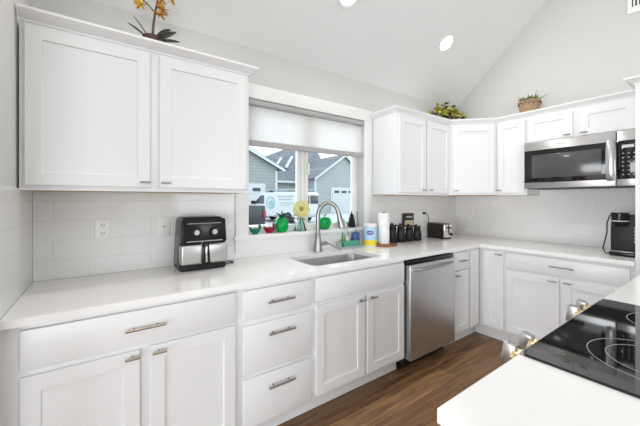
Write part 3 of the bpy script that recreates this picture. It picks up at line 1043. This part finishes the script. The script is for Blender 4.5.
t = thing('wipes_canister', 'white canister of disinfecting wipes with blue and yellow label on the counter', 'wipes', (2.01, -.128, .9145))
MB().lathe([(0, 0), (.056, 0), (.059, .004), (.059, .008)] + [(.059, .186), (.055, .190), (0, .190)], seg=36).build('tub', 'white_plastic', t)
MB().lathe([(.0595, .012), (.0598, .014), (.0598, .058), (.0595, .060)], seg=36).build('yellow_band', 'label_yellow', t)
MB().lathe([(.0595, .060), (.0597, .062), (.0597, .178), (.0595, .180)], seg=36).build('label', 'label_blue', t)
MB().lathe([(0, .210), (.050, .210), (.058, .206), (.060, .202), (.060, .190), (0, .190)], seg=36).build('lid', 'white_plastic', t)


def bent(b, radius, toward):
    """wrap a flat (x, z) drawing round a cylinder so that x = 0 faces the angle toward"""
    for v in b.bm.verts:
        a = toward + v.co.x / radius
        rr = radius - v.co.y
        v.co = (rr * math.cos(a), rr * math.sin(a), v.co.z)
    return b


face = math.atan2(-2.17 + .128, 0 - 2.01)
lg = bent(MB().plate([(p[0] * 1.0, p[1]) for p in [(.042 * math.cos(2 * PI * i / 40), .128 + .026 * math.sin(2 * PI * i / 40)) for i in range(40)]],
                     [], -.0006, .0002, XZ), .0600, face).build('logo_oval', 'white_plastic', t)
lg2 = bent(MB().plate([(.037 * math.cos(2 * PI * i / 40), .128 + .021 * math.sin(2 * PI * i / 40)) for i in range(40)],
                      [], -.0010, -.0002, XZ), .0602, face).build('logo_field', 'print_blue', t)
bm = bmesh.new()
fc = bpy.data.curves.new('lettering', 'FONT')
fc.body = 'CLOROX'
fc.size = .0165
fc.align_x = 'CENTER'
fo = bpy.data.objects.new('lettering', fc)
COL.objects.link(fo)
dg = bpy.context.evaluated_depsgraph_get()
fm = bpy.data.meshes.new_from_object(fo.evaluated_get(dg))
bpy.data.objects.remove(fo)
b = MB()
b.bm.from_mesh(fm)
for v in b.bm.verts:
    v.co = (v.co.x, -.0014, v.co.y + .1225)
bent(b, .0602, face).build('lettering', 'white_plastic', t, smooth=0, normals=False)
bent(MB().box(-.030, .030, -.0006, .0002, .082, .088).box(-.022, .022, -.0006, .0002, .070, .075), .0598, face).build('small_print', 'white_plastic', t, smooth=0)

# ------------------------------------------------------------ washing-up things
t = thing('sponge_caddy', 'grey metal sponge caddy beside the faucet at the sink', 'caddy', (1.785, -.105, .9145))
MB().box(-.125, .101, -.032, .032, 0, .008, .002).box(-.125, -.119, -.032, .032, .006, .062, .002).box(.095, .101, -.032, .032, .006, .030, .002) \
    .box(-.12, .099, .028, .032, .006, .055, .001).box(-.12, .099, -.032, -.029, .006, .020, .001).build('tray', 'caddy_grey', t)
tag(MB().box(-.092, .090, -.026, .022, 0, .056, .012, 3).build('sponge', 'green_sponge', loc=(1.785, -.105, .9235)), 'green scrubbing sponge lying in the grey caddy', 'sponge')
t = thing('soap_dispenser', 'clear pump bottle of green soap behind the sponge', 'soap', (1.782, -.044, .9145))
MB().lathe([(0, .004), (.024, .004), (.026, .01), (.026, .095), (0, .095)], seg=20).build('liquid', 'soap_green', t)
MB().lathe([(0, 0), (.027, 0), (.029, .008), (.029, .135), (.022, .165), (.013, .178), (.013, .188)], seg=24).build('bottle', 'clear_glass', t)
b = MB().lathe([(0, .183), (.016, .183), (.016, .203), (.007, .206), (.006, .228), (0, .228)], seg=16)
b.box(-.032, .008, -.006, .006, .226, .238, .003)
b.build('pump', 'white_plastic', t)
MB().plate([(.018 * math.cos(2 * PI * i / 24), .075 + .026 * math.sin(2 * PI * i / 24)) for i in range(24)], [], -.0302, -.029, XZ).build('label', 'white_plastic', t)
t = thing('soap_bottle', 'small dark blue bottle between the sponge and the wipes canister', 'bottle', (1.905, -.046, .9145))
MB().box(-.034, .034, -.022, .022, 0, .125, .008, 3).build('bottle', 'bottle_blue', t)
MB().lathe([(0, .125), (.014, .125), (.014, .143), (.006, .147), (.006, .17), (0, .17)], seg=16).build('cap', 'clear_glass', t)

# ------------------------------------------------------------ things on the window sill
SZ = 1.079


def bird(x, mat, label, s=1.0):
    t = thing('bird_dish', label, 'dish', (x, .045, SZ), 0, 'bird-shaped glass dishes')
    b = MB().lathe([(0, 0), (.022, 0), (.024, .004), (.040, .022), (.044, .042), (.040, .042), (.034, .024), (0, .012)], seg=24, sx=1.05, sy=.8)
    b.build('bowl', mat, t)
    MB().tube([(.030, 0, .028), (.042, 0, .046), (.046, 0, .062), (.038, 0, .072), (.026, 0, .066)], [.012, .013, .013, .012, .004], 12).build('head', mat, t)
    MB().tube([(-.030, 0, .026), (-.044, 0, .044), (-.052, 0, .064)], [.012, .012, .003], 10).build('tail', mat, t)
    t.scale = (s, s, s)
    return t


bird(.955, 'teal_glass', 'dark green glass bird dish at the left end of the window sill', .9)
bird(1.075, 'red_glass', 'red glass bird dish next to the green pineapple', .95)
t = thing('glass_pineapple', 'bright green glass pineapple on the window sill', 'ornament', (1.185, .045, SZ))
b = MB()
pr = [(0, 0), (.030, 0), (.036, .004), (.050, .022), (.056, .052), (.053, .085), (.040, .108), (.022, .120), (.016, .125), (0, .126)]
b.lathe(pr, seg=28)
b.build('fruit', 'green_glass', t)
b = MB()
for i in range(9):
    a = 2 * PI * i / 9
    b.leaf((.008 * math.cos(a), .008 * math.sin(a), .122), (math.cos(a), math.sin(a), 1.0 if i % 2 else .55), .070, .028, .25)
b.leaf((0, 0, .122), (0.05, 0, 1), .055, .022, 0)
b.build('crown_leaves', 'dark_green_leaf', t, solid=.002)

t = thing('flower_vase', 'clear green-tinted vase holding the cream flower on the sill', 'vase', (1.36, .045, SZ))
MB().lathe([(0, 0), (.050, 0), (.053, .005), (.040, .05), (.026, .09), (.027, .11), (.024, .11), (.022, .09), (.036, .05), (.047, .01), (0, .006)], seg=28).build('glass', 'vase_glass', t)
t = thing('cream_flower', 'large pale yellow flower with round head in the sill vase', 'flower', (1.36, .045, SZ))
MB().tube([(.02, 0, .01), (.005, 0, .06), (0, -.005, .12), (.0, -.012, .17)], .0035, 8).build('stem', 'stem_green', t)
hd = Matrix.Translation((0, -.02, .185)) @ Matrix.Rotation(math.radians(-30), 4, 'Z') @ Matrix.Rotation(math.radians(84), 4, 'X')
b = MB()
for rg, (n, r0, ln, el) in enumerate(((20, .010, .072, .10), (18, .010, .064, .30), (16, .008, .056, .55), (12, .006, .044, .85))):
    for i in range(n):
        a = 2 * PI * (i + rg * .5) / n
        b.leaf((r0 * math.cos(a), r0 * math.sin(a), .002 + rg * .004), (math.cos(a), math.sin(a), el), ln, .024, .05)
b.xf(hd)
b.build('petals', 'petal_cream', t, solid=.0012)
MB().lathe([(.020, .01), (.019, .024), (.012, .032), (0, .034)], seg=20).xf(hd).build('eye', 'flower_eye', t)
b = MB()
for a, z in ((2.8, .10), (.2, .09), (3.6, .13), (-.3, .135)):
    b.leaf((0, 0, z), (math.cos(a), math.sin(a) * .4, .25), .085, .036, .3)
b.build('leaves', 'stem_green', t, solid=.001)

t = thing('glass_apple', 'round green glass apple seen through the faucet arch', 'ornament', (1.615, .045, SZ))
MB().lathe([(0, .004), (.022, 0), (.040, .008), (.058, .040), (.062, .065), (.054, .092), (.034, .106), (.014, .102), (0, .094)], seg=28).build('fruit', 'green_glass', t)
MB().tube([(0, 0, .096), (.004, 0, .115), (.012, 0, .132)], [.005, .004, .005], 8).build('stem', 'teal_glass', t)
MB().leaf((.006, 0, .118), (-.9, 0, .5), .05, .028, .1).leaf((.008, 0, .120), (.9, 0, .6), .05, .026, .1).build('leaf', 'soap_green', t, solid=.002)

t = thing('potted_succulent', 'small green succulent in a pale pot behind the spray head', 'plant', (1.815, .045, SZ))
MB().lathe([(0, 0), (.026, 0), (.034, .045), (.034, .052), (.029, .052), (.027, .044), (0, .042)], seg=24).build('pot', 'caddy_grey', t)
b = MB()
for rg, (n, ln, el) in enumerate(((10, .050, .25), (9, .046, .75), (6, .040, 1.6))):
    for i in range(n):
        a = 2 * PI * (i + rg * .5) / n
        b.leaf((.004 * math.cos(a), .004 * math.sin(a), .045), (math.cos(a), math.sin(a), el), ln, .026, .0)
b.build('leaves', 'green_glass', t, solid=.004)

t = thing('tree_ornament', 'black tree-shaped ornament at the right end of the sill', 'ornament', (1.935, .045, SZ))
MB().lathe([(0, 0), (.030, 0), (.036, .006), (.040, .018), (.034, .040), (.037, .046), (.028, .072), (.030, .078), (.019, .105), (.021, .110), (.009, .134), (.006, .138), (0, .138)], seg=9).build('tree', 'bottle_black', t, smooth=0)
MB().lathe([(0, .136), (.005, .136), (.004, .155), (0, .158)], seg=8).build('finial', 'bottle_black', t)
t = thing('bud_vase', 'slim clear glass bud vase against the right window jamb', 'vase', (2.005, .045, SZ))
MB().lathe([(0, 0), (.018, 0), (.024, .012), (.022, .03), (.009, .055), (.007, .10), (.009, .105)], seg=20).build('glass', 'clear_glass', t)
MB().tube([(0, 0, .02), (.001, 0, .09), (.0, -.003, .150)], [.0025, .0025, .004], 8).build('twig', 'stem_green', t)

# ------------------------------------------------------------ plants on the cabinets
t = thing('orchid', 'yellow-flowered orchid in a dark pot on top of the left wall cabinet', 'plant', (.228, -.20, ZT + .001))
MB().lathe([(0, 0), (.042, 0), (.048, .10), (.052, .118), (.052, .128), (.045, .128), (.043, .112), (0, .110)], seg=28).build('pot', 'pot_brown', t)
b = MB()
for a, el, ln, wd in ((-.30, 1.1, .125, .070), (.1, .40, .15, .045), (2.6, .9, .17, .040), (2.95, 1.6, .16, .016), (-.9, .25, .16, .05), (.4, .05, .19, .035)):
    b.leaf((.01 * math.cos(a), .01 * math.sin(a), .112), (math.cos(a), math.sin(a), el), ln, wd, .10, n=7)
b.build('leaves', 'orchid_leaf', t, solid=.003)
sp = [(0, 0, .10), (.004, 0, .20), (.016, 0, .29), (.03, 0, .37), (.030, 0, .415), (.02, 0, .445)]
st = MB().tube(sp, [.008, .007, .006, .005, .004, .003], 8)
st.tube([(.014, 0, .275), (-.03, -.01, .31), (-.08, -.015, .33), (-.125, -.02, .335)], .0035, 8)
st.build('stem', 'orchid_stem', t)


def bloom(b, c, r, seed):
    rnd = random.Random(seed)
    fx = Vector((rnd.uniform(-.4, .4), -1, rnd.uniform(-.3, .3))).normalized()
    u = fx.orthogonal().normalized()
    w = fx.cross(u)
    for i in range(5):
        a = 2 * PI * i / 5 + rnd.random() * .3
        d = (u * math.cos(a) + w * math.sin(a) + fx * .25)
        b.leaf(c, d, r, r * .8, .15, roll=rnd.uniform(0, 1))
    b.leaf(c, fx, r * .6, r * .5, .4)


for mt, cs_ in (('orchid_yellow', ((-.062, -.02, .285, .036), (-.125, -.02, .36, .042), (.095, 0, .385, .034), (-.02, -.01, .41, .034))),
                ('orchid_gold', ((.050, -.012, .300, .040), (.040, -.02, .262, .034), (-.105, -.02, .325, .036), (.05, 0, .36, .036)))):
    b = MB()
    for i, (a, c, z, r) in enumerate(cs_):
        bloom(b, Vector((a, c, z)), r, i + len(mt))
    b.build('blossoms', mt, t, solid=.0015)

t = thing('leafy_plant', 'bushy yellow-green variegated plant on the corner wall cabinet', 'plant', (3.19, -.165, ZT + .001))
MB().lathe([(0, 0), (.085, 0), (.112, .05), (.115, .085), (.107, .085), (.10, .065), (0, .06)], seg=28).build('bowl', 'pot_brown', t)
rnd = random.Random(3)
for nm, mt, n in (('lime_leaves', 'leaf_lime', 60), ('pale_leaves', 'leaf_pale', 44), ('bronze_leaves', 'leaf_bronze', 46)):
    b = MB()
    for i in range(n):
        a = rnd.uniform(0, 2 * PI)
        r = rnd.uniform(.03, .205)
        z = .085 + .20 * (1 - (r / .25) ** 2) * rnd.uniform(.35, 1)
        b.leaf((1.35 * r * math.cos(a) - .03, .50 * r * math.sin(a) - .015, z), (math.cos(a + rnd.uniform(-.9, .9)), min(.25, math.sin(a + rnd.uniform(-.9, .9))), rnd.uniform(-.3, .9)),
               rnd.uniform(.045, .075), rnd.uniform(.035, .055), .3, roll=rnd.uniform(-.6, .6), n=4)
    b.build(nm, mt, t, solid=.001)
b = MB()
for i in range(26):
    a = rnd.uniform(0, 2 * PI)
    r = rnd.uniform(.05, .19)
    b.tube([(.03 * math.cos(a), .03 * math.sin(a), .05), (.6 * r * math.cos(a), .4 * r * math.sin(a), .14), (r * math.cos(a), .5 * r * math.sin(a), .18)], .003, 6)
b.build('stems', 'orchid_stem', t)

t = thing('succulent_basket', 'brown wicker basket of small succulents above the cabinet beside the microwave', 'plant', (3.455, -.885, ZT + .001))
b = MB()
pf = [(0, 0), (.088, 0)]
for i in range(9):
    z = .01 + i * .0185
    r = .088 + .020 * i / 8
    pf += [(r, z), (r + .004, z + .009)]
pf += [(.112, .182), (.108, .186), (.098, .184), (.096, .165), (0, .160)]
b.lathe(pf, seg=36, sx=.84, sy=.84)
b.build('basket', 'wicker', t)
b = MB()
for i in range(26):
    a = 2 * PI * i / 26
    b.box(-.006, .006, -.0035, .0035, -.007, .007, .002, mat=Matrix.Translation((.0935 * math.cos(a), .0935 * math.sin(a), .150 + .012 * (i % 2))) @ Matrix.Rotation(a, 4, 'Z'))
b.build('weave_accents', 'pot_brown', t)
b = MB()
rnd = random.Random(9)
for c in range(8):
    a = 2 * PI * c / 8
    r = .052 if c else 0
    cx_, cy_ = r * math.cos(a), r * math.sin(a)
    for i in range(11):
        q = 2 * PI * i / 11
        b.leaf((cx_, cy_, .165), (math.cos(q), math.sin(q), rnd.uniform(.3, 2.2)), rnd.uniform(.05, .085), .022, .0, n=4)
for a, el in ((-1.6, .5), (1.2, 1.6), (-.4, 2.4)):
    b.leaf((0, -.04, .165), (.1, math.sin(a), el), .12, .014, .0, n=4)
b.build('succulents', 'succulent', t, solid=.003)

# ------------------------------------------------------------ the street outside
GZ = -0.10
struct(MB().box(-25, 45, .35, 60, GZ - .3, GZ).build('ground', 'concrete'), 'concrete driveway and street outside')


def gar_door(parent, x0, x1, z0, z1, y, wins):
    MB().box(x0 - .18, x1 + .18, y - .05, y - .001, z0, z1 + .18).build('door_surround', 'ext_white', parent)
    d = MB()
    n = 4
    for i in range(n):
        d.box(x0, x1, y - .09, y - .045, z0 + (z1 - z0) * i / n + .01, z0 + (z1 - z0) * (i + 1) / n - .01, .01, 1)
    d = d.build('garage_door', 'ext_white', parent)
    for a, b_ in wins:
        MB().box(a, b_, y - .10, y - .088, z1 - .43, z1 - .16).build('pane', 'ext_glass', d)


# near house: gable wall facing the kitchen; scaled out to y = 20
def at(u, v, y):
    f, th = 306.575, .6153272
    r = (u - 320) / f
    z = -(v - 199.603) / f
    dx, dy = r * math.cos(th) + math.sin(th), -r * math.sin(th) + math.cos(th)
    t_ = (y + 2.17008) / dy
    return dx * t_, 1.34242 + z * t_


Y1 = 20.0
ex, ez = at(283, 170.5, Y1)            # eave tip
wx, _ = at(277, 171, Y1)               # right wall corner
lx_, lz_ = at(248, 149, Y1)
sl = (lz_ - ez) / (ex - lx_)
t = thing('house', 'grey sided house with white-edged gable behind the black pickup', 'house', (wx, Y1, GZ))
wid = 9.0
peak = ex - wid / 2 - (ex - wx)
rise = lambda xx: ez + sl * (ex - xx)
zz = lambda q: q - GZ
MB().prism([(-wid, 0), (0, 0), (0, zz(rise(wx)) - .12), (-wid / 2, zz(rise(wx - wid / 2)) - .12), (-wid, zz(rise(wx)) - .12)], 0, 5.2, 'y').build('wall', 'siding_grey', t, smooth=0)
ov = ex - wx
hp_ = zz(rise(wx - wid / 2))
MB().prism([(ov, zz(ez)), (-wid / 2, hp_), (-wid - ov, zz(ez)), (-wid - ov, zz(ez) + .02), (-wid / 2, hp_ + .14), (ov, zz(ez) + .12)], -.35, 5.4, 'y').build('roof', 'shingle', t, smooth=0)
MB().prism([(ov, zz(ez) - .16), (ov, zz(ez) + .05), (-wid / 2, hp_ + .06), (-wid - ov, zz(ez) + .05), (-wid - ov, zz(ez) - .16), (-wid / 2, hp_ - .20)], -.40, -.34, 'y').build('bargeboard', 'ext_white', t, smooth=0)
MB().box(-.16, .02, -.03, .02, 0, zz(ez) - .05).build('corner_board', 'ext_white', t)
ga, gz = at(263, 186, Y1)
gar_door(t, ga - wx - 4.8, ga - wx, 0, zz(gz), 0, [(ga - wx - .9 - 1.2 * i, ga - wx - .25 - 1.2 * i) for i in range(4)])
q, _ = at(271, 190, Y1)
MB().box(q - wx - .10, q - wx + .10, -.22, 0, zz(1.75), zz(2.2), .03).build('porch_lamp', 'matte_black', t)

# far house: long roof with a garage gable at the right
Y2, Y3 = 24.0, 27.0
t = thing('house', 'grey sided house with dark shingle roof and right-hand garage gable', 'house', (at(313, 180, Y2)[0], Y2, GZ))
bx = at(313, 180, Y2)[0]
ze = zz(at(313, 179, Y2)[1])
rx, rz = at(343, 156, Y2)
s2 = (zz(rz) - ze) / (rx - bx)
W2 = 8.2
pk = ze + s2 * W2 / 2
MB().prism([(0.25, 0), (W2 - .25, 0), (W2 - .25, ze + .1), (W2 / 2, pk - .12), (0.25, ze + .1)], 0, 8, 'y').build('gable_wall', 'siding_pale', t, smooth=0)
MB().prism([(0, ze), (0, ze + .12), (W2 / 2, pk + .14), (W2, ze + .12), (W2, ze), (W2 / 2, pk)], -.3, 9.0, 'y').build('gable_roof', 'shingle', t, smooth=0)
MB().prism([(0, ze - .14), (0, ze + .08), (W2 / 2, pk + .08), (W2, ze + .08), (W2, ze - .14), (W2 / 2, pk - .18)], -.36, -.29, 'y').build('bargeboard', 'ext_white', t, smooth=0)
cb_ = at(322, 190, Y2)[0] - bx
MB().box(.18, .42, -.03, .03, 0, ze).build('corner_board', 'ext_white', t)
g0, gzz = at(332, 189, Y2)
gar_door(t, g0 - bx, g0 - bx + 4.6, 0, zz(gzz), 0, [(g0 - bx + .25 + 1.0 * i, g0 - bx + .95 + 1.0 * i) for i in range(4)])
# main wing
lx0 = at(240, 180, Y3)[0] - bx
zm = zz(at(290, 182, Y3)[1])
MB().box(lx0, 1.0, Y3 - Y2, Y3 - Y2 + 7, 0, zm).build('main_wall', 'siding_pale', t, smooth=0)
zr = zz(at(300, 146, Y3 + 4)[1])
ma = at(264, 160, Y3 + 2)[0] - bx
dy0 = Y3 - Y2 - .5
b = MB()
rlx = at(294, 150, Y3 + 4)[0] - bx
elx = at(214, 182, Y3)[0] - bx
V = [(elx, dy0, zm), (5.0, dy0, zm), (elx, dy0 + 9, zm), (5.0, dy0 + 9, zm), (rlx, dy0 + 4.5, zr), (5.0, dy0 + 4.5, zr)]
V = [b.bm.verts.new(v) for v in V]
for f in ((0, 1, 5, 4), (0, 4, 2), (2, 4, 5, 3), (1, 3, 5), (0, 2, 3, 1)):
    b.bm.faces.new([V[i] for i in f])
b.build('main_roof', 'shingle', t, smooth=0)
MB().box(elx, 1.0, dy0 - .10, dy0 + .02, zm - .14, zm + .10).build('fascia', 'ext_white', t)
sm = (zr - zm) / 4.5
b = MB()
for u0, hl, hw_ in ((277, .8, .13), (287, 1.3, .15)):
    px = at(u0, 160, Y3 + 2)[0] - bx
    b.box(-hw_, hw_, -hl, hl, 0, .10, .0, mat=Matrix.Translation((px, dy0 + 3.0, 0)) @ Matrix.Rotation(-math.radians(38), 4, 'Z'))
MS = Matrix.Translation((0, dy0, zm + .16)) @ Matrix.Rotation(math.atan(sm), 4, 'X') @ Matrix.Translation((0, -dy0, 0))
b.xf(MS).build('skylights', 'skylight_pale', t)
px = at(297, 170, Y3 + 1)[0] - bx
MB().lathe([(0, 0), (.38, 0), (.38, .25), (.2, .42), (0, .42)], (px, dy0 + 1.1, zm + sm * 1.1 + .08), 20).build('roof_vent', 'matte_black', t)

# black pickup seen from behind
px1, _ = at(267.5, 210, 7.6)
t = thing('pickup_truck', 'black pickup truck parked outside, seen from behind', 'truck', (px1 - 1.0, 7.6, GZ))
MB().box(-.98, .98, .10, 2.3, .58, 1.24, .05, 3).box(-.97, .97, 2.25, 5.3, .45, 1.20, .10, 3).taper(-.94, .94, 2.3, 4.3, 1.15, 1.86, .14, .35, .10, 4).build('body', 'truck_black', t)
MB().box(-.78, .78, .06, .12, .62, 1.20, .02).build('tailgate', 'truck_black', t)
MB().box(-.25, .25, .035, .065, .86, .95, .01).build('tailgate_handle', 'matte_black', t)
MB().box(-.96, .96, -.05, .14, .42, .60, .03).build('bumper', 'steel', t)
for s in (-1, 1):
    MB().box(s * .87, s * .985, .055, .16, .80, 1.06, .02).build('tail_light', 'tail_red', t)
    for wy in (.95, 4.3):
        MB().lathe([(0, -.13), (.40, -.13), (.43, -.08), (.43, .08), (.40, .13), (0, .13)], (s * .84, wy, .43), 28, Matrix.Rotation(PI / 2, 4, 'Y')).build('wheel', 'tyre', t)
MB().box(-.72, .72, 2.52, 2.56, 1.30, 1.72, .01, mat=Matrix.Rotation(0, 4, 'X')).build('rear_window', 'ext_glass', t)

# white work van, rear three-quarter view
hd_ = math.radians(18)
fw = 18.0
u_ = (300 - 320) / 306.575
th = .6153272
cxv = fw * (math.sin(th) + u_ * math.cos(th))
cyv = -2.17 + fw * (math.cos(th) - u_ * math.sin(th))
# local frame: +y is the heading, the left rear lower corner at the origin
t = thing('work_van', 'white work van with roof ladder rack parked beyond the pickup', 'van', (cxv, cyv, GZ), hd_)
b = MB()
prof = [(0.06, .38), (0, .55), (0.05, 1.82), (.25, 1.90), (3.35, 1.90), (4.15, 1.22), (4.95, 1.02), (5.05, .80), (5.05, .42), (4.9, .36)]
b.prism(prof, 0.0, 1.92, 'x')
vb = b.build('body', 'van_white', t, smooth=25)
bv = vb.modifiers.new('rounding', 'BEVEL')
bv.width = .05
bv.segments = 2
bv.limit_method = 'ANGLE'
MB().prism([(3.05, 1.18), (3.05, 1.72), (3.38, 1.72), (3.98, 1.20), (3.98, 1.18)], -.012, -.001, 'x').build('cab_window', 'ext_glass', t, smooth=0)
MB().box(-.30, -.02, 3.85, 3.98, 1.15, 1.38, .03).build('wing_mirror', 'matte_black', t)
for x0, x1 in ((.10, .90), (1.02, 1.82)):
    MB().box(x0, x1, -.005, .06, 1.18, 1.70, .02, mat=Matrix.Rotation(0, 4, 'X')).build('rear_window', 'ext_glass', t)
MB().box(.70, 1.22, -.018, 0.02, .80, .95, .005).build('number_plate', 'print_grey', t)
for s in (.02, 1.80):
    MB().box(s, s + .10, -.012, .04, .85, 1.15, .01).build('tail_light', 'tail_red', t)
MB().box(-.01, 1.93, -.10, .08, .36, .52, .03).build('bumper', 'logo_grey', t)
for s in (.10, 1.82):
    for wy in (.95, 4.1):
        MB().lathe([(0, -.11), (.32, -.11), (.35, -.07), (.35, .07), (.32, .11), (0, .11)], (s, wy, .35), 26, Matrix.Rotation(PI / 2, 4, 'Y')).build('wheel', 'tyre', t)
b = MB()
for wy in (.35, 1.6, 2.9):
    b.tube([(.05, wy, 1.88), (.05, wy, 2.06), (1.87, wy, 2.06), (1.87, wy, 1.88)], .022, 8)
for sx_ in (.25, .85, 1.55):
    b.tube([(sx_, .1, 2.09), (sx_, 3.2, 2.09)], .022, 8)
b.build('ladder_rack', 'logo_grey', t)
b = MB().plate(circle(2.45, 1.25, .40, 36), [circle(2.45, 1.25, .30, 36)], -.014, -.001, YZ).plate(circle(2.40, 1.20, .20, 30), [], -.014, -.001, YZ)
b.build('round_logo', 'logo_teal', t)
b = MB()
for i, (a, c, z) in enumerate(((.5, 1.85, 1.60), (.65, 1.75, 1.42), (.55, 1.7, 1.22), (.85, 1.55, 1.08))):
    b.box(-.012, -.001, a, c, z, z + (.07 if i < 2 else .045))
b.build('faded_lettering', 'logo_grey', t)
